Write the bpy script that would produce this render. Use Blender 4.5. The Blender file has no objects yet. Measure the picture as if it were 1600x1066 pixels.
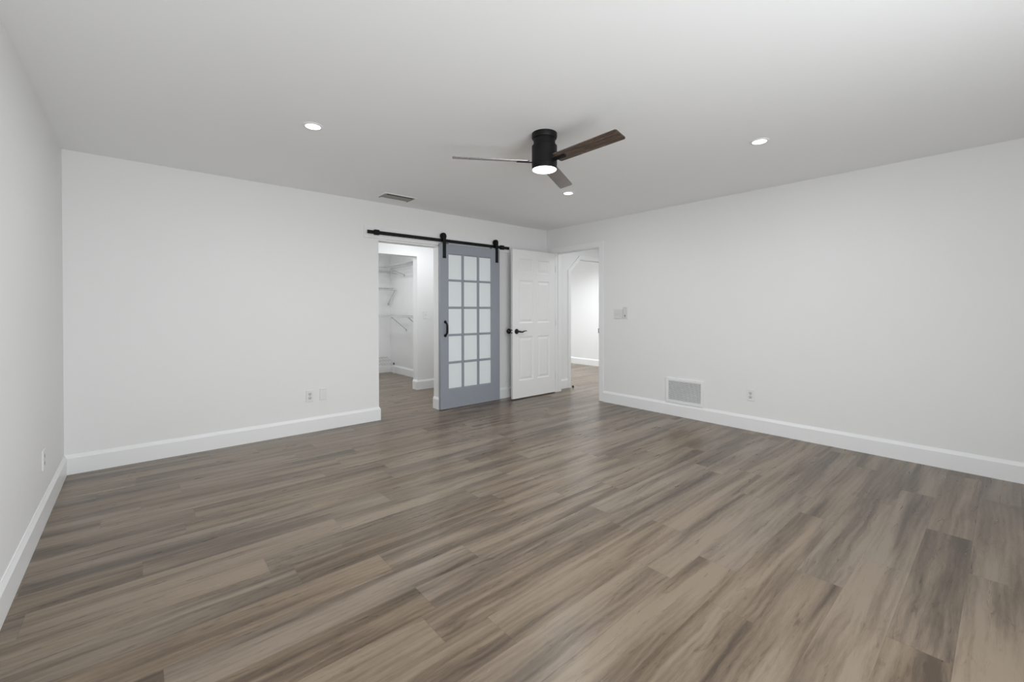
import bpy, bmesh, math, random
from mathutils import Vector, Matrix
random.seed(7)
S = bpy.context.scene
COL = S.collection

# ------------------------------------------------------------------ camera
CAM_H, FPX, YAW, PITCH, ROLL, CY = 1.2348, 674.09, 0.714309, 0.006577, -0.001726, 488.66
F = Vector((math.sin(YAW) * math.cos(PITCH), math.cos(YAW) * math.cos(PITCH), -math.sin(PITCH)))
Rv = Vector((math.cos(YAW), -math.sin(YAW), 0)); Uv = Rv.cross(F)
R2 = math.cos(ROLL) * Rv + math.sin(ROLL) * Uv
U2 = -math.sin(ROLL) * Rv + math.cos(ROLL) * Uv
cd = bpy.data.cameras.new('camera'); cam = bpy.data.objects.new('camera', cd); COL.objects.link(cam)
M = Matrix((R2, U2, -F)).transposed().to_4x4(); M.translation = Vector((0, 0, CAM_H))
cam.matrix_world = M
cd.sensor_fit = 'HORIZONTAL'; cd.sensor_width = 36; cd.lens = FPX / 1600 * 36
cd.shift_y = -(533 - CY) / 1600
cd.clip_start = 0.02; cd.clip_end = 60
S.camera = cam

# ------------------------------------------------------------------ look, world, daylight
S.view_settings.view_transform = 'Standard'; S.view_settings.look = 'None'
S.view_settings.exposure = 0.0; S.view_settings.gamma = 1.0; S.view_settings.use_curve_mapping = False
S.cycles.max_bounces = 12; S.cycles.diffuse_bounces = 8; S.cycles.glossy_bounces = 4
S.cycles.transmission_bounces = 6; S.cycles.transparent_max_bounces = 8
S.cycles.sample_clamp_indirect = 6.0
S.cycles.use_denoising = True
W = bpy.data.worlds.new('sky'); S.world = W; W.use_nodes = True
W.node_tree.nodes['Background'].inputs[0].default_value = (0.85, 0.93, 1.0, 1)
W.node_tree.nodes['Background'].inputs[1].default_value = 0.6


def lamp(name, loc, size, power, direction, color=(1, 1, 1), shape='RECTANGLE', spread=180):
    d = bpy.data.lights.new(name, 'AREA'); d.shape = shape
    d.size = size[0]
    if shape in ('RECTANGLE', 'ELLIPSE'): d.size_y = size[1]
    d.energy = power; d.color = color; d.spread = math.radians(spread)
    o = bpy.data.objects.new(name, d); COL.objects.link(o); o.location = loc
    o.rotation_euler = Vector(direction).to_track_quat('-Z', 'Y').to_euler()
    return o


# room dimensions (metres)
L, R, D, H = -0.4236, 4.7208, 4.6349, 2.44
REAR = -1.2
T = 0.12
DAY = (0.955, 0.985, 1.0)
G = dict(w1=82, far=42, farc=38, vest=7, vestc=10, clos=19.5, hall=13.5, rec=5.9, fan=14.5)
lamp('daylight_window', (1.00, REAR + 0.03, 1.07), (1.7, 1.9), G['w1'], (0, 1, 0.35), DAY)
lamp('daylight_far_room', (6.3, 9.35, 1.35), (2.0, 1.8), G['far'], (0, -1, 0), DAY)
lamp('vestibule_side_fill', (1.4, 5.4, 1.75), (0.7, 0.25), G['vest'], (1, 0, 0), DAY)  # added unseen fill, evens out the light on the vestibule walls
lamp('vestibule_ceiling_light', (3.25, 5.32, 2.40), (0.7, 0.4), G['vestc'], (0, 0, -1), DAY)
lamp('closet_fill', (2.6, 7.0, 2.40), (0.3, 0.3), G['clos'], (0, 0, -1), DAY)  # added lamp without a fitting, brightens the closet
lamp('hall_fill', (5.6, 3.3, 2.40), (0.8, 0.8), G['hall'], (0, 0, -1), DAY)  # unseen fill added to lift the hall wall and floor
lamp('far_room_floor_fill', (6.25, 5.55, 2.40), (1.2, 1.2), G['farc'], (0, 0, -1), DAY, spread=145)  # downward fill added to brighten the floor of the room beyond
LAMP_W, FAN_W = G['rec'], G['fan']


# ------------------------------------------------------------------ materials
def mat(name, color, rough=0.5, metal=0.0, spec=0.5, bump=None, **kw):
    m = bpy.data.materials.new(name); m.use_nodes = True
    nt = m.node_tree; b = nt.nodes['Principled BSDF']
    b.inputs['Base Color'].default_value = (*color, 1); b.inputs['Roughness'].default_value = rough
    b.inputs['Metallic'].default_value = metal; b.inputs['Specular IOR Level'].default_value = spec
    for k, v in kw.items():
        b.inputs[k].default_value = v
    if bump:
        scale, strength, dist, detail = bump
        tc = nt.nodes.new('ShaderNodeTexCoord'); n = nt.nodes.new('ShaderNodeTexNoise'); bp = nt.nodes.new('ShaderNodeBump')
        n.inputs['Scale'].default_value = scale; n.inputs['Detail'].default_value = detail
        bp.inputs['Strength'].default_value = strength; bp.inputs['Distance'].default_value = dist
        nt.links.new(tc.outputs['Object'], n.inputs['Vector']); nt.links.new(n.outputs['Fac'], bp.inputs['Height'])
        nt.links.new(bp.outputs['Normal'], b.inputs['Normal'])
    return m


def emit(name, color, strength):
    m = bpy.data.materials.new(name); m.use_nodes = True
    nt = m.node_tree; nt.nodes.clear()
    e = nt.nodes.new('ShaderNodeEmission'); o = nt.nodes.new('ShaderNodeOutputMaterial')
    e.inputs[0].default_value = (*color, 1); e.inputs[1].default_value = strength
    nt.links.new(e.outputs[0], o.inputs[0]); return m


WALL = mat('white_wall_paint', (0.80, 0.80, 0.80), 0.6, spec=0.3, bump=(38, 0.05, 0.004, 3))
CEIL = mat('ceiling_paint', (0.885, 0.895, 0.905), 0.8, spec=0.2, bump=(9, 0.10, 0.01, 4))
TRIM = mat('white_trim_paint', (0.83, 0.835, 0.84), 0.35, spec=0.45)
DOORW = mat('white_door_paint', (0.83, 0.83, 0.83), 0.38, spec=0.45)
BLACK = mat('matte_black_metal', (0.006, 0.006, 0.0065), 0.5, spec=0.25)
BRONZE = mat('dark_bronze', (0.010, 0.009, 0.009), 0.35, metal=0.3)
GREYB = mat('blue_grey_door_paint', (0.292, 0.315, 0.358), 0.42, spec=0.45)
PLATE = mat('white_plastic', (0.77, 0.77, 0.76), 0.35)
PLATEM = mat('off_white_plastic', (0.70, 0.70, 0.70), 0.4)
PLATEG = mat('pale_grey_plastic', (0.62, 0.62, 0.62), 0.4)
SLOT = mat('outlet_slot_dark', (0.06, 0.06, 0.06), 0.6)
BRACEM = mat('shade_greyed_rod', (0.42, 0.42, 0.42), 0.4)  # brace colour darkened along with the shaded shelf wire
WIRE = mat('shade_greyed_wire', (0.52, 0.52, 0.52), 0.4)  # white wire; the grey carries the shade of its undersides
VENTM = mat('vent_metal', (0.33, 0.33, 0.29), 0.5, spec=0.4)
DUCT = mat('duct_shade', (0.06, 0.06, 0.05), 0.8)  # dark colour standing for the shade inside both vents
STEEL = mat('dark_steel', (0.05, 0.05, 0.05), 0.4, metal=0.6)
LED = emit('lamp_lens', (1, 1, 1), 6.0)
GLASS = bpy.data.materials.new('window_glass'); GLASS.use_nodes = True
nt = GLASS.node_tree; nt.nodes.clear()
_t = nt.nodes.new('ShaderNodeBsdfTransparent'); _g = nt.nodes.new('ShaderNodeBsdfGlossy'); _m = nt.nodes.new('ShaderNodeMixShader'); _o = nt.nodes.new('ShaderNodeOutputMaterial')
_g.inputs['Roughness'].default_value = 0.02; _m.inputs[0].default_value = 0.06
nt.links.new(_t.outputs[0], _m.inputs[1]); nt.links.new(_g.outputs[0], _m.inputs[2]); nt.links.new(_m.outputs[0], _o.inputs[0])
FROST = mat('frosted_glass', (0.88, 0.93, 0.95), 0.28, spec=0.5, bump=(60, 0.03, 0.003, 2), **{'Transmission Weight': 0.12, 'IOR': 1.45})


def node(nt, t, **kw):
    n = nt.nodes.new(t)
    for k, v in kw.items(): setattr(n, k, v)
    return n


def math_n(nt, op, a, b=None, c=None):
    n = nt.nodes.new('ShaderNodeMath'); n.operation = op
    for i, v in enumerate((a, b, c)):
        if v is None: continue
        if isinstance(v, (int, float)): n.inputs[i].default_value = v
        else: nt.links.new(v, n.inputs[i])
    return n.outputs[0]


def ramp(nt, fac, stops):
    r = nt.nodes.new('ShaderNodeValToRGB'); cr = r.color_ramp
    while len(cr.elements) > 1: cr.elements.remove(cr.elements[-1])
    cr.elements[0].position = stops[0][0]; cr.elements[0].color = (*stops[0][1], 1)
    for p, c in stops[1:]:
        e = cr.elements.new(p); e.color = (*c, 1)
    nt.links.new(fac, r.inputs[0]); return r.outputs[0]


def noise(nt, vec, scale, detail, rough=0.55, dist=0.0):
    n = nt.nodes.new('ShaderNodeTexNoise'); n.inputs['Scale'].default_value = scale
    n.inputs['Detail'].default_value = detail; n.inputs['Roughness'].default_value = rough
    n.inputs['Distortion'].default_value = dist
    nt.links.new(vec, n.inputs['Vector']); return n.outputs['Fac']


def comb(nt, x, y, z):
    c = nt.nodes.new('ShaderNodeCombineXYZ')
    for i, v in enumerate((x, y, z)):
        if isinstance(v, (int, float)): c.inputs[i].default_value = v
        else: nt.links.new(v, c.inputs[i])
    return c.outputs[0]


def floor_material():
    m = bpy.data.materials.new('wood_plank_floor'); m.use_nodes = True
    nt = m.node_tree; b = nt.nodes['Principled BSDF']
    tc = node(nt, 'ShaderNodeTexCoord'); sp = node(nt, 'ShaderNodeSeparateXYZ')
    nt.links.new(tc.outputs['Object'], sp.inputs[0])
    X, Y = sp.outputs[0], sp.outputs[1]
    PW, PL = 0.178, 1.22
    yr = math_n(nt, 'DIVIDE', math_n(nt, 'ADD', Y, 10 - 0.155), PW)
    row = math_n(nt, 'FLOOR', yr)
    wn = node(nt, 'ShaderNodeTexWhiteNoise', noise_dimensions='1D'); nt.links.new(row, wn.inputs['W'])
    xr = math_n(nt, 'ADD', math_n(nt, 'DIVIDE', math_n(nt, 'ADD', X, 10.0), PL), wn.outputs['Value'])
    colx = math_n(nt, 'FLOOR', xr)
    w2 = node(nt, 'ShaderNodeTexWhiteNoise', noise_dimensions='2D'); nt.links.new(comb(nt, row, colx, 0), w2.inputs['Vector'])
    pid = w2.outputs['Value']
    sc = node(nt, 'ShaderNodeSeparateColor'); nt.links.new(w2.outputs['Color'], sc.inputs[0])
    off = math_n(nt, 'MULTIPLY', pid, 37.0)
    off2 = math_n(nt, 'MULTIPLY', sc.outputs[1], 53.0)
    warp = noise(nt, comb(nt, math_n(nt, 'MULTIPLY', X, 2.2), math_n(nt, 'MULTIPLY', Y, 6.0), off2), 1.0, 2.0)
    Y = math_n(nt, 'ADD', Y, math_n(nt, 'MULTIPLY', math_n(nt, 'SUBTRACT', warp, 0.5), 0.040))
    # broad soft streaks along the plank, medium grain, fine grain
    broad = noise(nt, comb(nt, math_n(nt, 'MULTIPLY', X, 0.75), math_n(nt, 'MULTIPLY', Y, 10.0), off), 1.0, 2.0, 0.5, 0.6)
    mid = noise(nt, comb(nt, math_n(nt, 'MULTIPLY', X, 2.6), math_n(nt, 'MULTIPLY', Y, 30.0), off2), 1.0, 4.0, 0.55, 0.8)
    fine = noise(nt, comb(nt, math_n(nt, 'MULTIPLY', X, 16.0), math_n(nt, 'MULTIPLY', Y, 190.0), off), 1.0, 4.0, 0.65, 0.3)
    # cathedral figure: distorted rings
    wv = node(nt, 'ShaderNodeTexWave', wave_type='BANDS', bands_direction='Y'); wv.inputs['Scale'].default_value = 1.0
    wv.inputs['Distortion'].default_value = 9.0; wv.inputs['Detail'].default_value = 3.0; wv.inputs['Detail Scale'].default_value = 0.9
    nt.links.new(comb(nt, math_n(nt, 'MULTIPLY', X, 1.3), math_n(nt, 'MULTIPLY', Y, 11.0), off2), wv.inputs['Vector'])
    # pale cerused flecks in the knots
    vor = noise(nt, comb(nt, math_n(nt, 'MULTIPLY', X, 9.0), math_n(nt, 'MULTIPLY', Y, 70.0), off2), 1.0, 4.0, 0.7, 2.5)
    knot = noise(nt, comb(nt, math_n(nt, 'MULTIPLY', X, 2.6), math_n(nt, 'MULTIPLY', Y, 9.0), off), 1.0, 1.0, 0.5, 0.3)
    v = math_n(nt, 'MULTIPLY', broad, 0.70)
    v = math_n(nt, 'ADD', v, math_n(nt, 'MULTIPLY', mid, 0.18))
    v = math_n(nt, 'ADD', v, math_n(nt, 'MULTIPLY', wv.outputs['Fac'], 0.045))
    v = math_n(nt, 'ADD', v, math_n(nt, 'MULTIPLY', fine, 0.20))
    v = math_n(nt, 'ADD', v, math_n(nt, 'MULTIPLY', math_n(nt, 'SUBTRACT', pid, 0.5), 0.07))
    v = math_n(nt, 'ADD', math_n(nt, 'MULTIPLY', math_n(nt, 'SUBTRACT', v, 0.525), 1.12), 0.500)
    # elongated dark knots
    kn = noise(nt, comb(nt, math_n(nt, 'MULTIPLY', X, 4.5), math_n(nt, 'MULTIPLY', Y, 26.0), off2), 1.0, 3.0, 0.6, 1.4)
    kd = node(nt, 'ShaderNodeMapRange'); kd.inputs[1].default_value = 0.60; kd.inputs[2].default_value = 0.74; kd.inputs[3].default_value = 0.0; kd.inputs[4].default_value = 0.11
    nt.links.new(kn, kd.inputs[0]); v = math_n(nt, 'SUBTRACT', math_n(nt, 'ADD', v, -0.018), kd.outputs[0])
    c = ramp(nt, v, [(0.33, (0.070, 0.050, 0.035)), (0.45, (0.127, 0.095, 0.067)), (0.54, (0.181, 0.139, 0.100)), (0.66, (0.240, 0.190, 0.140))])
    # flecks
    fl = math_n(nt, 'MULTIPLY', math_n(nt, 'GREATER_THAN', vor, 0.665), math_n(nt, 'GREATER_THAN', knot, 0.56))
    mx = node(nt, 'ShaderNodeMix', data_type='RGBA'); nt.links.new(math_n(nt, 'MULTIPLY', fl, 0.35), mx.inputs[0])
    nt.links.new(c, mx.inputs[6]); mx.inputs[7].default_value = (0.36, 0.31, 0.26, 1)
    # plank tint: some planks a little cooler
    hs = node(nt, 'ShaderNodeHueSaturation'); nt.links.new(mx.outputs[2], hs.inputs['Color'])
    nt.links.new(math_n(nt, 'ADD', 0.90, math_n(nt, 'MULTIPLY', sc.outputs[2], 0.20)), hs.inputs['Saturation'])
    # seams
    fy = math_n(nt, 'FRACT', yr); fx = math_n(nt, 'FRACT', xr)
    ey = math_n(nt, 'MINIMUM', fy, math_n(nt, 'SUBTRACT', 1.0, fy)); ex = math_n(nt, 'MINIMUM', fx, math_n(nt, 'SUBTRACT', 1.0, fx))
    sy = math_n(nt, 'LESS_THAN', ey, 0.0045); sx = math_n(nt, 'LESS_THAN', ex, 0.0008)
    seam = math_n(nt, 'MAXIMUM', sy, sx)
    mx2 = node(nt, 'ShaderNodeMix', data_type='RGBA'); nt.links.new(math_n(nt, 'MULTIPLY', seam, 0.30), mx2.inputs[0])
    nt.links.new(hs.outputs[0], mx2.inputs[6]); mx2.inputs[7].default_value = (0.035, 0.028, 0.024, 1)
    nt.links.new(mx2.outputs[2], b.inputs['Base Color'])
    rr = math_n(nt, 'ADD', 0.24, math_n(nt, 'MULTIPLY', mid, 0.10)); nt.links.new(rr, b.inputs['Roughness'])
    b.inputs['Specular IOR Level'].default_value = 0.42
    bp = node(nt, 'ShaderNodeBump'); bp.inputs['Strength'].default_value = 0.10; bp.inputs['Distance'].default_value = 0.002
    nt.links.new(math_n(nt, 'SUBTRACT', fine, seam), bp.inputs['Height']); nt.links.new(bp.outputs[0], b.inputs['Normal'])
    return m


def blade_material():
    m = bpy.data.materials.new('dark_walnut_blade'); m.use_nodes = True
    nt = m.node_tree; b = nt.nodes['Principled BSDF']
    tc = node(nt, 'ShaderNodeTexCoord'); sp = node(nt, 'ShaderNodeSeparateXYZ'); nt.links.new(tc.outputs['UV'], sp.inputs[0])
    X, Y = sp.outputs[0], sp.outputs[1]
    n1 = noise(nt, comb(nt, math_n(nt, 'MULTIPLY', X, 5.0), math_n(nt, 'MULTIPLY', Y, 60.0), 0), 1.0, 5.0, 0.6, 1.2)
    n2 = noise(nt, comb(nt, math_n(nt, 'MULTIPLY', X, 22.0), math_n(nt, 'MULTIPLY', Y, 300.0), 3), 1.0, 3.0)
    v = math_n(nt, 'ADD', math_n(nt, 'MULTIPLY', n1, 0.7), math_n(nt, 'MULTIPLY', n2, 0.3))
    c = ramp(nt, v, [(0.36, (0.028, 0.019, 0.014)), (0.5, (0.075, 0.050, 0.037)), (0.64, (0.15, 0.105, 0.08))])
    nt.links.new(c, b.inputs['Base Color']); b.inputs['Roughness'].default_value = 0.24
    b.inputs['IOR'].default_value = 2.1
    return m


FLOOR = floor_material()
BLADE = blade_material()


# ------------------------------------------------------------------ mesh helpers
class MB:
    """collects shapes into one mesh"""
    def __init__(s): s.bm = bmesh.new(); s.uv = None

    def box(s, x0, y0, z0, x1, y1, z1, bev=0.0, seg=2):
        t = bmesh.new(); bmesh.ops.create_cube(t, size=1)
        for v in t.verts:
            v.co = Vector(((x0 + x1) / 2 + v.co.x * (x1 - x0), (y0 + y1) / 2 + v.co.y * (y1 - y0), (z0 + z1) / 2 + v.co.z * (z1 - z0)))
        if bev: bmesh.ops.bevel(t, geom=list(t.edges), offset=bev, segments=seg, profile=0.5, affect='EDGES')
        s.join(t); return s

    def join(s, t, mtx=None):
        me = bpy.data.meshes.new('tmp'); t.to_mesh(me); t.free()
        if mtx is not None: me.transform(mtx)
        s.bm.from_mesh(me); bpy.data.meshes.remove(me)

    def tube(s, pts, r, n=8, caps=True):
        pts = [Vector(p) for p in pts]; rs = r if isinstance(r, (list, tuple)) else [r] * len(pts)
        rings = []; up = None
        for i, p in enumerate(pts):
            if i == 0: d = pts[1] - pts[0]
            elif i == len(pts) - 1: d = pts[-1] - pts[-2]
            else: d = (pts[i + 1] - pts[i]).normalized() + (pts[i] - pts[i - 1]).normalized()
            d.normalize()
            if up is None:
                up = Vector((0, 0, 1)) if abs(d.z) < 0.9 else Vector((1, 0, 0))
            a = d.cross(up).normalized(); bb = a.cross(d).normalized(); up = bb
            rings.append([s.bm.verts.new(p + a * math.cos(2 * math.pi * k / n) * rs[i] + bb * math.sin(2 * math.pi * k / n) * rs[i]) for k in range(n)])
        for i in range(len(rings) - 1):
            for k in range(n):
                s.bm.faces.new((rings[i][k], rings[i][(k + 1) % n], rings[i + 1][(k + 1) % n], rings[i + 1][k]))
        if caps:
            s.bm.faces.new(rings[0][::-1]); s.bm.faces.new(rings[-1])
        return s

    def lathe(s, prof, n=48, mtx=None):
        """prof: (radius, height) pairs, about Z; radius 0 closes the end"""
        t = bmesh.new(); rings = []
        for r, z in prof:
            if r <= 1e-6: rings.append([t.verts.new((0, 0, z))])
            else: rings.append([t.verts.new((r * math.cos(2 * math.pi * k / n), r * math.sin(2 * math.pi * k / n), z)) for k in range(n)])
        for a, b in zip(rings, rings[1:]):
            for k in range(n):
                k2 = (k + 1) % n
                if len(a) == 1 and len(b) == 1: continue
                if len(a) == 1: t.faces.new((a[0], b[k2], b[k]))
                elif len(b) == 1: t.faces.new((a[k], a[k2], b[0]))
                else: t.faces.new((a[k], a[k2], b[k2], b[k]))
        s.join(t, mtx); return s

    def prism(s, poly, axis, a0, a1):
        """poly: 2-D outline; extruded along axis between a0 and a1"""
        def P(u, v, a):
            return (a, u, v) if axis == 'x' else (u, a, v) if axis == 'y' else (u, v, a)
        A = [s.bm.verts.new(P(u, v, a0)) for u, v in poly]; B = [s.bm.verts.new(P(u, v, a1)) for u, v in poly]
        n = len(poly)
        s.bm.faces.new(A); s.bm.faces.new(B[::-1])
        for i in range(n): s.bm.faces.new((A[i], B[i], B[(i + 1) % n], A[(i + 1) % n]))
        return s

    def build(s, name, m, parent=None, smooth=False, bevel=0.0):
        bmesh.ops.recalc_face_normals(s.bm, faces=list(s.bm.faces))
        me = bpy.data.meshes.new(name); s.bm.to_mesh(me); s.bm.free()
        me.materials.append(m)
        if smooth:
            for p in me.polygons: p.use_smooth = True
            try: me.set_sharp_from_angle(angle=math.radians(35))
            except Exception: pass
        o = bpy.data.objects.new(name, me); COL.objects.link(o)
        if parent: o.parent = parent
        if bevel:
            b = o.modifiers.new('edge', 'BEVEL'); b.width = bevel; b.segments = 2; b.limit_method = 'ANGLE'
        return o


def struct(o):
    o['kind'] = 'structure'; return o


def tag(o, label, cat, group=None):
    o['label'] = label; o['category'] = cat; o['kind'] = 'thing'
    if group: o['group'] = group
    return o


def thing(name, label, cat, loc=(0, 0, 0), rotz=0.0, group=None):
    o = bpy.data.objects.new(name, None); COL.objects.link(o); o.empty_display_size = 0.1
    o.location = loc; o.rotation_euler = (0, 0, rotz)
    return tag(o, label, cat, group)


def dup(root, loc, rotz, label):
    c = root.copy(); COL.objects.link(c); c.location = loc; c.rotation_euler = (0, 0, rotz); c['label'] = label
    for ch in list(root.children):
        d = ch.copy(); COL.objects.link(d); d.parent = c
        for g in list(ch.children):
            e = g.copy(); COL.objects.link(e); e.parent = d
    return c


# ------------------------------------------------------------------ the shell
XMIN, XMAX, YMIN, YMAX = -0.6, 7.75, -1.4, 9.6
struct(MB().box(XMIN, YMIN, -0.10, XMAX, YMAX, 0.0).build('floor', FLOOR))
struct(MB().box(XMIN, YMIN, H, XMAX, YMAX, H + 0.12).build('ceiling', CEIL))
struct(MB().box(L - T, YMIN, 0, L, D + T, H).build('wall_left', WALL))

# far wall with the opening to the vestibule
OX0, OX1, OZ = 2.04, 2.815, 2.012
struct(MB().box(L, D, 0, OX0, D + T, H).box(OX1, D, 0, R + T, D + T, H).box(OX0, D, OZ, OX1, D + T, H).build('wall_far', WALL))

# wall with the bedroom doorway
DY0, DY1, DZ = 3.645, 4.449, 2.078          # clear opening
JB = 0.02
struct(MB().box(R, YMIN, 0, R + T, DY0 - JB, H).box(R, DY1 + JB, 0, R + T, D, H).box(R, DY0 - JB, DZ + JB, R + T, DY1 + JB, H).build('wall_right', WALL))

# rear wall, behind the camera, with one tall window
WZ0, WZ1 = 0.08, 2.10
wr = MB()
xs = [L, 0.1, 1.9, R]
wr.box(xs[0], REAR - T, 0, xs[1], REAR, H).box(xs[2], REAR - T, 0, xs[3], REAR, H)
for a, b in ((xs[1], xs[2]),):
    wr.box(a, REAR - T, 0, b, REAR, WZ0).box(a, REAR - T, WZ1, b, REAR, H)
struct(wr.build('wall_rear', WALL))
for i, (a, b) in enumerate(((xs[1], xs[2]),)):
    w = MB(); y0, y1 = REAR - 0.09, REAR - 0.04
    w.box(a, y0, WZ0, a + 0.05, y1, WZ1).box(b - 0.05, y0, WZ0, b, y1, WZ1)
    w.box(a + 0.05, y0, WZ0, b - 0.05, y1, WZ0 + 0.05).box(a + 0.05, y0, WZ1 - 0.05, b - 0.05, y1, WZ1)
    w.box(a + 0.05, y0, 1.33, b - 0.05, y1, 1.37)
    wo = struct(w.build('window_%d' % (i + 1), TRIM))
    MB().box(a + 0.05, REAR - 0.068, WZ0 + 0.05, b - 0.05, REAR - 0.062, WZ1 - 0.05).build('window_pane', GLASS, wo)

# vestibule and walk-in closet behind the far wall
IY = 6.0; IT = 0.13; CX = 3.81; CYB = 8.1
IX0, IX1, IZ = 2.42, 3.262, 2.062
struct(MB().box(1.2, IY, 0, IX0, IY + IT, H).box(IX1, IY, 0, 4.58, IY + IT, H).box(IX0, IY, IZ, IX1, IY + IT, H).build('wall_vestibule', WALL))
struct(MB().box(1.08, D + T, 0, 1.2, IY + IT, H).build('wall_vestibule_left', WALL))
struct(MB().box(4.58, D + T, 0, 4.72, YMAX, H).build('wall_vestibule_right', WALL))
struct(MB().box(CX, IY + IT, 0, CX + T, CYB + T, H).build('wall_closet_right', WALL))
struct(MB().box(1.2, CYB, 0, CX, CYB + T, H).build('wall_closet_back', WALL))
struct(MB().box(1.08, IY + IT, 0, 1.2, CYB + T, H).build('wall_closet_left', WALL))

# hallway and bright room beyond the bedroom doorway
HY = 4.58; HX0, HX1, HZ = 5.19, 6.45, 2.05; HT = 0.12; CL = 0.235
hw = MB().box(R + T, HY, 0, HX0, HY + HT, H).box(HX1, HY, 0, XMAX, HY + HT, H).box(HX0, HY, HZ, HX1, HY + HT, H)
hw.prism([(HX0, HZ - CL + 0.02), (HX0 + CL, HZ), (HX0, HZ)], 'y', HY, HY + HT)
hw.prism([(HX1, HZ - CL + 0.02), (HX1 - CL, HZ), (HX1, HZ)], 'y', HY, HY + HT)
struct(hw.build('wall_hall', WALL))
struct(MB().box(6.6, 2.0, 0, 6.72, HY, H).build('wall_hall_right', WALL))
struct(MB().box(R + T, 1.88, 0, 6.72, 2.0, H).build('wall_hall_rear', WALL))
FX = 7.57
struct(MB().box(FX, HY + HT, 0, FX + T, YMAX, H).build('wall_room_beyond', WALL))
fw = MB().box(4.72, 9.45, 0, 5.3, 9.57, H).box(7.3, 9.45, 0, FX, 9.57, H).box(5.3, 9.45, 0, 7.3, 9.57, 0.45).box(5.3, 9.45, 2.25, 7.3, 9.57, H)
struct(fw.build('wall_room_beyond_back', WALL))

# ------------------------------------------------------------------ baseboards
BT, BH = 0.015, 0.147
PROF = [(0, 0), (BT, 0), (BT, 0.121), (0.0125, 0.126), (0.0105, 0.131), (0.005, 0.143), (0.004, BH), (0, BH)]


def baseboard(name, path, closed=False):
    """path: floor points with the wall on the LEFT of the walking direction; profile grows to the right, mitred"""
    mb = MB(); pts = [Vector((x, y)) for x, y in path]; rings = []
    for i, p in enumerate(pts):
        d0 = (p - pts[i - 1]).normalized() if i else None
        d1 = (pts[i + 1] - p).normalized() if i < len(pts) - 1 else None
        n0 = Vector((d0.y, -d0.x)) if d0 else None; n1 = Vector((d1.y, -d1.x)) if d1 else None
        if n0 is None: off = n1
        elif n1 is None: off = n0
        else:
            off = (n0 + n1); off = off / off.dot(n0)
        rings.append([mb.bm.verts.new((p.x + off.x * u, p.y + off.y * u, v)) for u, v in PROF])
    n = len(PROF)
    for a, b in zip(rings, rings[1:]):
        for k in range(n): mb.bm.faces.new((a[k], a[(k + 1) % n], b[(k + 1) % n], b[k]))
    mb.bm.faces.new(rings[0]); mb.bm.faces.new(rings[-1][::-1])
    return struct(mb.build(name, TRIM))


CASW = 0.08
baseboard('baseboard_left', [(L, REAR), (L, D), (OX0, D), (OX0, D + T)])
baseboard('baseboard_far', [(OX1, D + T), (OX1, D), (R - 0.001, D)])
baseboard('baseboard_right', [(R, DY0 - CASW), (R, REAR)])
baseboard('baseboard_vestibule', [(IX1, IY + IT), (IX1, IY), (4.58, IY)])
baseboard('baseboard_closet', [(1.2, CYB), (CX, CYB), (CX, IY + IT)])
baseboard('baseboard_hall', [(R + T, HY), (HX0 - 0.057, HY)])
baseboard('baseboard_room_beyond', [(FX, 9.45), (FX, HY + HT)])

# ------------------------------------------------------------------ trim: header board, door frame, hall opening casing
struct(MB().box(1.87, D - 0.02, 2.033, 3.955, D, 2.166, bev=0.002).build('trim_1', TRIM))
df = MB()
df.box(R - 0.004, DY0 - JB, 0, R + T + 0.004, DY0, DZ).box(R - 0.004, DY1, 0, R + T + 0.004, DY1 + JB, DZ).box(R - 0.004, DY0 - JB, DZ, R + T + 0.004, DY1 + JB, DZ + JB)
df.box(R + 0.045, DY0, 0, R + 0.06, DY0 + 0.011, DZ).box(R + 0.045, DY1 - 0.011, 0, R + 0.06, DY1, DZ).box(R + 0.045, DY0 + 0.011, DZ - 0.011, R + 0.06, DY1 - 0.011, DZ)
ct = 0.010
df.box(R - ct, DY0 - CASW, 0, R, DY0 - 0.006, DZ + 0.006, bev=0.003).box(R - ct, DY1 + 0.006, 0, R, DY1 + CASW, DZ + 0.006, bev=0.003)
df.box(R - ct, DY0 - CASW, DZ + 0.006, R, DY1 + CASW, DZ + CASW, bev=0.003)
frame = struct(df.build('trim_2', TRIM))
sp_ = MB().box(R - 0.002, DY0 - 0.001, 0.918, R + 0.026, DY0 + 0.013, 0.980).build('strike_plate', BRONZE, frame)


def casing(name, line, w, y0, y1):
    """flat casing along an open outline in the x-z plane, widening to its left"""
    mb = MB(); pts = [Vector(p) for p in line]; inn, out = [], []
    for i, p in enumerate(pts):
        d0 = (p - pts[i - 1]).normalized() if i else None
        d1 = (pts[i + 1] - p).normalized() if i < len(pts) - 1 else None
        n0 = Vector((-d0.y, d0.x)) if d0 else None; n1 = Vector((-d1.y, d1.x)) if d1 else None
        off = n1 if n0 is None else n0 if n1 is None else (n0 + n1) / (n0 + n1).dot(n0)
        inn.append(p); out.append(p + off * w)
    for i in range(len(pts) - 1):
        mb.prism([tuple(inn[i]), tuple(inn[i + 1]), tuple(out[i + 1]), tuple(out[i])], 'y', y0, y1)
    bmesh.ops.remove_doubles(mb.bm, verts=list(mb.bm.verts), dist=1e-5)
    return struct(mb.build(name, TRIM))


zc = HZ - CL + 0.02
casing('trim_3', [(HX0, 0), (HX0, zc), (HX0 + CL, HZ), (HX1 - CL, HZ), (HX1, zc), (HX1, 0)], 0.055, HY - 0.022, HY)


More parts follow.
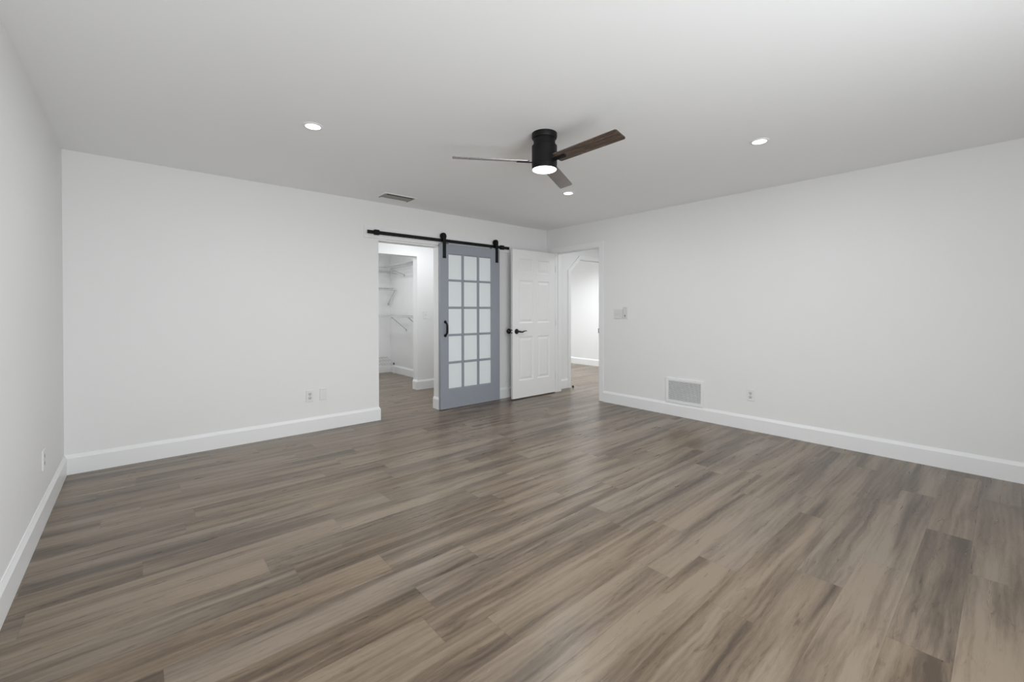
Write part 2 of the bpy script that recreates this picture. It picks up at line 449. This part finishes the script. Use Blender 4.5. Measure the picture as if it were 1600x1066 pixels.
# ------------------------------------------------------------------ six-panel door, open against the far wall
def panel_face(mb, xs, zs, cells, y, s):
    """door face at depth y; s = +1 if recesses go towards +y"""
    bm = mb.bm
    def quad(a): bm.faces.new([bm.verts.new(c) for c in a])
    for i in range(len(xs) - 1):
        for k in range(len(zs) - 1):
            x0, x1, z0, z1 = xs[i], xs[i + 1], zs[k], zs[k + 1]
            if (i, k) not in cells:
                quad([(x0, y, z0), (x1, y, z0), (x1, y, z1), (x0, y, z1)]); continue
            steps = [(0, 0), (0.006, 0.003), (0.016, 0.007), (0.026, 0.007), (0.048, 0.002), (0.052, 0.0015)]
            prev = None
            for ins, dep in steps:
                c = [(x0 + ins, y + s * dep, z0 + ins), (x1 - ins, y + s * dep, z0 + ins), (x1 - ins, y + s * dep, z1 - ins), (x0 + ins, y + s * dep, z1 - ins)]
                if prev:
                    for j in range(4): quad([prev[j], prev[(j + 1) % 4], c[(j + 1) % 4], c[j]])
                prev = c
            quad(prev)


PX0, PX1, PY, PT = 3.853, 4.690, 4.428, 0.035
door = thing('door_1', 'white six-panel door standing open in front of the far wall, black lever handle', 'door', (PX0, PY, 0.014))
door['kind'] = 'structure'
PWD = PX1 - PX0; PHT = 2.052
mb = MB()
pxs = [0, 0.115, 0.385, 0.468, 0.715, PWD]; pzs = [0, 0.240, 0.848, 1.035, 1.630, 1.735, 1.930, PHT]
cells = {(i, k) for i in (1, 3) for k in (1, 3, 5)}
panel_face(mb, pxs, pzs, cells, 0.0, 1); panel_face(mb, pxs, pzs, cells, PT, -1)
for a in ([(0, 0, 0), (0, PT, 0), (0, PT, PHT), (0, 0, PHT)], [(PWD, 0, 0), (PWD, PT, 0), (PWD, PT, PHT), (PWD, 0, PHT)],
          [(0, 0, 0), (PWD, 0, 0), (PWD, PT, 0), (0, PT, 0)], [(0, 0, PHT), (PWD, 0, PHT), (PWD, PT, PHT), (0, PT, PHT)]):
    mb.bm.faces.new([mb.bm.verts.new(c) for c in a])
bmesh.ops.remove_doubles(mb.bm, verts=list(mb.bm.verts), dist=1e-5)
mb.build('door_leaf', DOORW, door)
hz, hx = 0.924, 0.069
RX = Matrix.Rotation(math.radians(90), 4, 'X')      # +Z of the lathe -> -Y (towards the room)


def lever(name, front):
    s = -1 if front else 1
    y0 = 0.0 if front else PT
    rot = Matrix.Rotation(math.radians(90 if front else -90), 4, 'X')
    m = Matrix.Translation((hx, y0, hz)) @ rot
    ros = MB().lathe([(0, 0), (0.036, 0), (0.036, 0.004), (0.031, 0.010), (0.016, 0.014), (0.013, 0.045), (0, 0.045)], 32, m).build(name, BRONZE, door, smooth=True)
    yy = y0 + s * 0.048
    pts = [(hx - 0.012, yy, hz), (hx + 0.01, yy, hz), (hx + 0.04, yy, hz - 0.006), (hx + 0.07, yy, hz - 0.008), (hx + 0.10, yy, hz + 0.002), (hx + 0.128, yy, hz + 0.007), (hx + 0.148, yy, hz + 0.002)]
    MB().tube(pts, [0.012, 0.013, 0.012, 0.011, 0.008, 0.006, 0.005], 12).build('lever', BRONZE, ros, smooth=True)


lever('door_handle', True)
m = Matrix.Translation((0.028, PT, hz)) @ Matrix.Rotation(math.radians(-90), 4, 'X')
MB().lathe([(0, 0), (0.034, 0), (0.034, 0.005), (0.014, 0.012), (0.012, 0.045), (0.024, 0.055), (0.036, 0.072), (0.037, 0.085), (0.026, 0.100), (0, 0.103)], 32, m).build('door_knob', BRONZE, door, smooth=True)
lp = MB().box(-0.0015, 0.005, hz - 0.032, 0.0, 0.030, hz + 0.032).build('latch_plate', TRIM, door)
for dz in (-0.0195, 0.0195):
    MB().box(-0.004, 0.008, hz + dz - 0.009, -0.001, 0.027, hz + dz + 0.009).build('latch_screw', BRONZE, lp)
for z in (0.25, 1.03, 1.82):
    MB().tube([(PWD + 0.008, -0.004, z - 0.045), (PWD + 0.008, -0.004, z + 0.045)], 0.006, 10).build('hinge', TRIM, door)

# ------------------------------------------------------------------ sliding barn door and its track
BX0, BX1, BYF, BTH = 2.800, 3.737, 4.566, 0.035
BZ0, BZ1 = 0.006, 2.056
barn = thing('sliding_barn_door', 'blue-grey sliding barn door with fifteen frosted glass panes hanging from black track', 'door', (BX0, BYF, BZ0))
BW, BHT = BX1 - BX0, BZ1 - BZ0
cols = [(0.116, 0.318), (0.357, 0.561), (0.600, 0.797)]
rows = [(0.238, 0.555), (0.584, 0.901), (0.928, 1.243), (1.270, 1.585), (1.612, 1.929)]
fx0, fx1, fz0, fz1 = cols[0][0], cols[-1][1], rows[0][0], rows[-1][1]
mb = MB()
mb.box(0, 0, 0, fx0, BTH, BHT).box(fx1, 0, 0, BW, BTH, BHT).box(fx0, 0, 0, fx1, BTH, fz0).box(fx0, 0, fz1, fx1, BTH, BHT)
bmesh.ops.remove_doubles(mb.bm, verts=list(mb.bm.verts), dist=1e-5)
mb.build('frame', GREYB, barn)


def bar(a, b, c0, c1, vertical):
    """glazing bar with sloped sides; a..b along its length, c0..c1 across"""
    y0, y1 = 0.003, BTH - 0.003
    prof = [(c0, y1), (c0, 0.014), (c0 + 0.007, y0), (c1 - 0.007, y0), (c1, 0.014), (c1, y1)]
    m_ = MB()
    if vertical: m_.prism(prof, 'z', a, b)                                   # (x, y) outline
    else: m_.prism([(y, z) for z, y in prof], 'x', a, b)                     # (y, z) outline
    return m_.build('muntin', GREYB, barn)


for i in range(2): bar(fz0, fz1, cols[i][1], cols[i + 1][0], True)
for k in range(4):
    m_ = MB(); c0, c1 = rows[k][1], rows[k + 1][0]
    y0, y1 = 0.003, BTH - 0.003
    prof = [(y1, c0), (0.014, c0), (y0, c0 + 0.006), (y0, c1 - 0.006), (0.014, c1), (y1, c1)]
    for (a, b) in cols: m_.prism(prof, 'x', a, b)
    m_.build('muntin', GREYB, barn)
for (a, b) in cols:
    for (c, d) in rows:
        MB().box(a, 0.015, c, b, 0.021, d).build('pane', FROST, barn)
# sticking (sloped bead) round the glazed field
mb = MB(); w = 0.010
mb.prism([(fx0, 0.001), (fx0 + w, 0.014), (fx0, 0.014)], 'z', fz0, fz1)
mb.prism([(fx1, 0.001), (fx1 - w, 0.014), (fx1, 0.014)], 'z', fz0, fz1)
for (a, b) in cols:
    mb.prism([(0.001, fz0), (0.014, fz0 + w), (0.014, fz0)], 'x', a, b); mb.prism([(0.001, fz1), (0.014, fz1 - w), (0.014, fz1)], 'x', a, b)
mb.build('glazing_bead', GREYB, barn)
# pull handle
hx_, ha, hb = 0.067, 0.912, 1.080
ph = MB().tube([(hx_, -0.006, ha), (hx_, -0.020, ha + 0.008), (hx_, -0.038, ha + 0.024), (hx_, -0.047, ha + 0.042), (hx_, -0.049, (ha + hb) / 2), (hx_, -0.047, hb - 0.042), (hx_, -0.038, hb - 0.024), (hx_, -0.020, hb - 0.008), (hx_, -0.006, hb)],
               [0.013, 0.011, 0.011, 0.0125, 0.0135, 0.0125, 0.011, 0.011, 0.013], 14).build('pull_handle', BLACK, barn, smooth=True)
for z in (ha, hb):
    MB().lathe([(0, 0), (0.019, 0), (0.019, 0.006), (0.014, 0.012), (0, 0.014)], 20, Matrix.Translation((hx_, 0, z)) @ RX).build('handle_foot', BLACK, ph, smooth=True)
RZ0, RZ1, RY0, RY1 = 2.0735, 2.1125, 4.586, 4.594      # track bar
WR = 0.036
for x in (0.057, 0.886):
    hg = MB(); w = 0.0225
    zt = RZ1 + WR - BZ0
    zc_ = zt + 0.012
    arc = [(x - w, 1.868)] + [(x + w, 1.868)] + [(x + w * math.cos(t_), zc_ + w * math.sin(t_)) for t_ in [math.pi * k / 12 for k in range(13)]]
    hg.prism(arc, 'y', -0.006, -0.0002)
    ho = hg.build('hanger_strap', BLACK, barn)
    wy = (RY0 + RY1) / 2 - BYF
    MB().lathe([(0, -0.013), (WR + 0.004, -0.013), (WR + 0.004, -0.006), (WR, -0.005), (WR, 0.005), (WR + 0.004, 0.006), (WR + 0.004, 0.013), (0, 0.013)], 40,
               Matrix.Translation((x, wy, zt)) @ RX).build('wheel', BLACK, ho, smooth=True)
    MB().tube([(x, -0.010, zt), (x, wy, zt)], 0.009, 12).build('axle_bolt', BLACK, ho)
    for z in (1.90, 1.985):
        MB().lathe([(0, 0), (0.008, 0), (0.008, 0.004), (0, 0.006)], 12, Matrix.Translation((x, -0.006, z)) @ RX).build('bolt_head', BLACK, ho)
for x in (0.115, 0.80):
    MB().lathe([(0, 0), (0.016, 0), (0.016, 0.009), (0, 0.009)], 20, Matrix.Translation((x, BTH * 0.62, BHT))).build('anti_jump_disc', BLACK, barn)

trk = thing('barn_door_track', 'long black flat steel track mounted on white board above the closet opening', 'track', (1.895, RY0, RZ0))
TX = 3.930 - 1.895
MB().box(0, 0, 0, TX, RY1 - RY0, RZ1 - RZ0, bev=0.001, seg=1).build('track_bar', BLACK, trk)
for x in (0.155, 0.57, 1.02, 1.47, 1.90):
    MB().tube([(x, RY1 - RY0, 0.0195), (x, D - 0.02 - RY0, 0.0195)], 0.0095, 14).build('standoff', BLACK, trk)
    MB().lathe([(0, 0), (0.009, 0), (0.009, 0.005), (0.004, 0.008), (0, 0.008)], 14, Matrix.Translation((x, 0, 0.0195)) @ RX).build('bolt_head', BLACK, trk)
for x in (0.105, 1.905):
    e = MB().box(x - 0.028, -0.012, -0.008, x + 0.028, RY1 - RY0 + 0.012, RZ1 - RZ0 + 0.010, bev=0.003).build('end_stop', BLACK, trk)
    MB().tube([(x, -0.012, 0.0195), (x, -0.02, 0.0195)], 0.007, 12).build('stop_screw', BLACK, e)

# ------------------------------------------------------------------ ceiling fan
FCX, FCY = 2.111, 2.093
fan = thing('ceiling_fan', 'black flush-mount ceiling fan with three dark wood blades and a lit round lamp', 'ceiling fan', (FCX, FCY, H))
MB().lathe([(0, 0), (0.086, 0), (0.086, -0.028), (0.082, -0.036), (0, -0.036)], 64).build('canopy', BLACK, fan, smooth=True)
MB().lathe([(0, -0.036), (0.074, -0.036), (0.074, -0.080), (0, -0.080)], 64).build('downrod_collar', BLACK, fan, smooth=True)
MB().lathe([(0, -0.080), (0.080, -0.080), (0.086, -0.086), (0.086, -0.200), (0.0865, -0.203), (0.0865, -0.212), (0.085, -0.214), (0.085, -0.243), (0.082, -0.245), (0.082, -0.232), (0, -0.232)], 64).build('motor_housing', BLACK, fan, smooth=True)
FANLENS = emit('fan_lamp_lens', (1, 1, 1), 5.0)
MB().lathe([(0, -0.2325), (0.0815, -0.2325), (0.0815, -0.247), (0.074, -0.251), (0, -0.253)], 64).build('lamp_diffuser', FANLENS, fan, smooth=True)
fl = lamp('fan_lamp', (FCX, FCY, H - 0.256), (0.15, 0.15), FAN_W, (0, 0, -1), DAY, 'DISK')
BR0, BR1, BWD, BZc = 0.112, 0.625, 0.104, 2.247 - H
PIT = math.radians(14)
for ang in (28.0, -90.5, 147.5):
    t = bmesh.new(); n = 7
    out = []
    hw0, hw1, rc = BWD / 2 * 0.93, BWD / 2, 0.014
    def corner(cx, cy, a0):
        return [(cx + rc * math.cos(math.radians(a0 + k * 18)), cy + rc * math.sin(math.radians(a0 + k * 18))) for k in range(6)]
    out += corner(BR0 + rc, -hw0 + rc, 180) + corner(BR1 - rc, -hw1 + rc, 270) + corner(BR1 - rc, hw1 - rc, 0) + corner(BR0 + rc, hw0 - rc, 90)
    A = [t.verts.new((u, v, -0.003)) for u, v in out]; B = [t.verts.new((u, v, 0.003)) for u, v in out]
    t.faces.new(A[::-1]); t.faces.new(B)
    for i in range(len(A)): t.faces.new((A[i], A[(i + 1) % len(A)], B[(i + 1) % len(A)], B[i]))
    uvl = t.loops.layers.uv.new('UVMap')
    for f in t.faces:
        for lo in f.loops: lo[uvl].uv = (lo.vert.co.x + ang, lo.vert.co.y)
    # the clockwise (-v) edge is the higher one
    mt = Matrix.Translation((0, 0, BZc)) @ Matrix.Rotation(math.radians(ang), 4, 'Z') @ Matrix.Rotation(-PIT, 4, 'X')
    me = bpy.data.meshes.new('blade'); t.to_mesh(me); t.free(); me.transform(mt); me.materials.append(BLADE)
    bo = bpy.data.objects.new('blade', me); COL.objects.link(bo); bo.parent = fan
    br = MB(); q = bmesh.new()
    bmesh.ops.create_cube(q, size=1)
    for v in q.verts: v.co = Vector((0.135 + v.co.x * 0.115, v.co.y * 0.030, -0.0065 + v.co.z * 0.007))
    bmesh.ops.bevel(q, geom=list(q.edges), offset=0.002, segments=2, affect='EDGES')
    br.join(q, mt); br.build('blade_bracket', BLACK, bo)

# ------------------------------------------------------------------ recessed ceiling lights
RL = [((0.872, 2.990), 'round recessed ceiling light above the left part of the room'),
      ((3.370, 1.178), 'round recessed ceiling light towards the right wall, alone right of the fan'),
      ((3.362, 2.988), 'round recessed ceiling light just beyond the tip of the fan blade')]
proto = thing('recessed_light', RL[0][1], 'ceiling light', (*RL[0][0], H), 0, 'recessed ceiling lights')
MB().lathe([(0.046, -0.001), (0.046, -0.006), (0.058, -0.0055), (0.062, -0.0025), (0.062, 0), (0.046, 0)], 48).build('trim_ring', TRIM, proto, smooth=True)
MB().lathe([(0, -0.0055), (0.0455, -0.0052), (0.0455, -0.0005), (0, -0.0005)], 48).build('lens', LED, proto, smooth=True)
for (xy, lab) in RL[1:]: dup(proto, (*xy, H), 0, lab)
for (xy, lab) in RL + [((0.872, 1.178), '')]:
    lamp('recessed_lamp', (*xy, H - 0.012), (0.085, 0.085), LAMP_W, (0, 0, -1), DAY, 'DISK')

# ------------------------------------------------------------------ ceiling vent
cv = thing('ceiling_vent', 'rectangular grey louvred air vent in the ceiling near the far wall', 'vent', (2.100, 4.297, H))
a, b = 0.165, 0.088
mb = MB(); fwid = 0.022
mb.box(-a - fwid, -b - fwid, -0.005, a + fwid, -b, 0, bev=0.0015).box(-a - fwid, b, -0.005, a + fwid, b + fwid, 0, bev=0.0015)
mb.box(-a - fwid, -b, -0.005, -a, b, 0, bev=0.0015).box(a, -b, -0.005, a + fwid, b, 0, bev=0.0015)
mb.build('frame', CEIL, cv)
MB().box(-a, -b, -0.0012, a, b, -0.0004).build('duct_shade_sheet', DUCT, cv)  # flat dark sheet in place of the shaded duct opening
mb = MB()
for yy in (-0.032, 0.026):
    mb.prism([(yy - 0.021, -0.0052), (yy - 0.020, -0.0044), (yy + 0.021, -0.0092), (yy + 0.020, -0.0100)], 'x', -a + 0.012, a - 0.012)
mb.box(-a, -b, -0.010, -a + 0.012, b, -0.0012).box(a - 0.012, -b, -0.010, a, b, -0.0012)
mb.build('louvers', VENTM, cv)

# ------------------------------------------------------------------ return-air grille on the right wall
VW = math.radians(-90)
gr = thing('return_air_grille', 'white louvred return-air grille low on the right wall above the baseboard', 'vent', (R, 2.434, 0.1475), VW)
gw, gh, bd = 0.450, 0.288, 0.032
mb = MB()
mb.box(-gw / 2, -0.014, 0, gw / 2, 0, bd, bev=0.003).box(-gw / 2, -0.014, gh - bd, gw / 2, 0, gh, bev=0.003)
mb.box(-gw / 2, -0.014, bd, -gw / 2 + bd, 0, gh - bd, bev=0.003).box(gw / 2 - bd, -0.014, bd, gw / 2, 0, gh - bd, bev=0.003)
mb.build('frame', TRIM, gr)
MB().box(-gw / 2 + bd, -0.0015, bd, gw / 2 - bd, -0.0005, gh - bd).build('duct_shade_sheet', DUCT, gr)  # thin dark sheet painted as the shade behind the louvers
mb = MB(); ns = 16; pit = (gh - 2 * bd) / ns
for k in range(ns):
    z0 = bd + (k + 0.5) * pit
    mb.prism([(-0.0120, z0 - 0.0030), (-0.0112, z0 - 0.0042), (-0.0018, z0 + 0.0026), (-0.0026, z0 + 0.0038)], 'x', -gw / 2 + bd, gw / 2 - bd)
mb.build('louvers', TRIM, gr)
for sx in (-1, 1):
    MB().lathe([(0, 0), (0.004, 0), (0.003, 0.0015), (0, 0.002)], 12, Matrix.Translation((sx * (gw / 2 - 0.016), -0.014, gh / 2)) @ RX).build('screw', TRIM, gr)


# ------------------------------------------------------------------ outlets, switches, plates
def plate(root, w, h, t=0.007, m=PLATE):
    return MB().box(-w / 2, -t, -h / 2, w / 2, 0, h / 2, bev=0.0025).build('cover_plate', m, root)


ou = thing('wall_outlet', 'white duplex outlet on the far wall left of the blank plate', 'outlet', (1.309, D, 0.366), 0, 'duplex wall outlets')
plate(ou, 0.072, 0.118)
for dz in (-0.0205, 0.0205):
    rc_ = MB().box(-0.0165, -0.0085, dz - 0.014, 0.0165, -0.005, dz + 0.014, bev=0.0012).build('receptacle', PLATEG, ou)
    s_ = MB()
    s_.box(-0.0085, -0.0092, dz - 0.004, -0.0060, -0.0084, dz + 0.007).box(0.0060, -0.0092, dz - 0.004, 0.0085, -0.0084, dz + 0.007).box(-0.003, -0.0092, dz - 0.011, 0.003, -0.0084, dz - 0.006)
    s_.build('slots', SLOT, rc_)
MB().lathe([(0, 0), (0.0035, 0), (0.003, 0.0012), (0, 0.0015)], 12, Matrix.Translation((0, -0.006, 0)) @ RX).build('screw', STEEL, ou)
dup(ou, (R, 1.728, 0.360), VW, 'white duplex outlet on the right wall, right of the louvred grille')
dup(ou, (L, 3.68, 0.367), math.radians(90), 'white duplex outlet low on the left wall near the corner')

bp_ = thing('blank_plate', 'blank white cover plate on the far wall beside the duplex outlet', 'wall plate', (1.440, D, 0.370))
plate(bp_, 0.072, 0.118)
for dz in (-0.042, 0.042):
    MB().lathe([(0, 0), (0.003, 0), (0.0025, 0.001), (0, 0.0012)], 12, Matrix.Translation((0, -0.006, dz)) @ RX).build('screw', PLATEG, bp_)

sw = thing('light_switch', 'white single toggle switch plate on the inner wall seen through the closet passage', 'switch', (3.397, IY, 1.159))
plate(sw, 0.072, 0.118)
tg = MB().box(-0.005, -0.0075, -0.012, 0.005, -0.005, 0.012).build('toggle_slot', PLATEG, sw)
MB().box(-0.0035, -0.017, -0.006, 0.0035, -0.007, 0.002, bev=0.001).build('toggle', PLATE, tg)

s2 = thing('double_light_switch', 'white two-toggle switch plate on the right wall beside the doorway', 'switch', (R, 3.330, 1.178), VW)
plate(s2, 0.128, 0.122, 0.009, PLATEM)
for x in (-0.026, 0.020):
    tg = MB().box(x - 0.006, -0.0078, -0.014, x + 0.006, -0.005, 0.014).build('toggle_slot', PLATEG, s2)
    MB().box(x - 0.0045, -0.020, -0.002, x + 0.0045, -0.007, 0.009, bev=0.001).build('toggle', PLATE, tg)
fc = thing('fan_wall_control', 'tall narrow pale grey control with one dark button beside the switch plate', 'wall control', (R, 3.222, 1.195), VW)
MB().box(-0.036, -0.010, -0.082, 0.036, 0, 0.082, bev=0.004).build('cradle', PLATE, fc)
fcb = MB().box(-0.024, -0.018, -0.068, 0.024, -0.009, 0.072, bev=0.004).build('handset', PLATEG, fc)
MB().lathe([(0, 0), (0.008, 0), (0.007, 0.002), (0, 0.002)], 20, Matrix.Translation((0, -0.018, -0.040)) @ RX).build('button', SLOT, fcb)
for z in (-0.005, 0.02, 0.045):
    MB().box(-0.014, -0.0195, z - 0.006, 0.014, -0.0175, z + 0.006, bev=0.001).build('button', PLATE, fcb)

# small dark stub on the floor by the hall opening
tag(MB().lathe([(0, 0), (0.016, 0), (0.016, 0.014), (0.012, 0.03), (0, 0.032)], 20, Matrix.Translation((5.215, 4.540, 0))).build('floor_bumper', STEEL, smooth=True),
    'small dark stub on the floor at the foot of the hallway opening', 'door stop')


# ------------------------------------------------------------------ closet wire shelving
def wire_shelf(name, label, loc, rotz, length, depth, braces, lip=0.045, cross=0.055):
    """local x along the wall, wall at y = 0, shelf reaches y = -depth; deck at z = 0"""
    root = thing(name, label, 'shelf', loc, rotz, 'white wire closet shelves')
    mb = MB()
    for y in (-0.006, -depth * 0.5, -depth):
        mb.tube([(0, y, -0.004), (length, y, -0.004)], 0.0040, 6)
    n = int(length / cross)
    for k in range(n + 1):
        x = min(length - 0.004, 0.004 + k * cross)
        mb.tube([(x, 0, 0), (x, -depth, 0)], 0.0026, 5)
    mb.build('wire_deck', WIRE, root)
    mb = MB()
    mb.tube([(0, -depth - 0.004, -lip), (length, -depth - 0.004, -lip)], 0.0045, 6)
    for k in range(n + 1):
        x = min(length - 0.004, 0.004 + k * cross)
        mb.tube([(x, -depth - 0.003, 0), (x, -depth - 0.003, -lip)], 0.0026, 5)
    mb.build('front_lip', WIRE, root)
    for x, drop in braces:
        br_ = MB().tube([(x, -depth, -lip), (x, -0.008, -drop)], 0.0052, 8).build('support_brace', BRACEM, root)
        MB().box(x - 0.008, -0.012, -drop - 0.03, x + 0.008, 0, -drop + 0.012, bev=0.002).build('brace_foot', BRACEM, br_)
    return root


# side wall: runs from the back corner towards the opening (local x -> world -y)
SL = 1.85
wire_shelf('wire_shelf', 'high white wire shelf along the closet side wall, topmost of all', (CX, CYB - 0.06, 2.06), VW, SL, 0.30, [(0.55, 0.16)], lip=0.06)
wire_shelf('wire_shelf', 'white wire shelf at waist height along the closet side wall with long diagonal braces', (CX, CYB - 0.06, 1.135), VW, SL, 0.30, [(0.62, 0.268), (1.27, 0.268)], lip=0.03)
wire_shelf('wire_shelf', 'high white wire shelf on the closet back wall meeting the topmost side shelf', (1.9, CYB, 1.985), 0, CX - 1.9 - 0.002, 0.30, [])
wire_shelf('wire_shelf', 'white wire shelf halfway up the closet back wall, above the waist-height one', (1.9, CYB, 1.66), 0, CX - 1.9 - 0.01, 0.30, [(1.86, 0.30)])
TILT = math.atan2(0.10, 0.30)
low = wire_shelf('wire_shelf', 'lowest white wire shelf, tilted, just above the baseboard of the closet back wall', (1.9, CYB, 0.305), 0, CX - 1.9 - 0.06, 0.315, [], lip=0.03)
low.rotation_euler = (TILT, 0, 0)
for x in (0.45, CX - 1.9 - 0.075):
    ft = 0.205                                             # height of the front edge above the floor
    dn = Vector((0, -math.sin(TILT), -math.cos(TILT)))     # straight down in the tilted frame
    top = Vector((x, -0.319, -0.002))
    lg = MB().tube([top, top + dn * (ft - 0.012)], 0.007, 10).build('leg', TRIM, low)
    MB().tube([top - dn * 0.012, top + dn * 0.022], 0.012, 10).build('leg_clip', STEEL, lg)
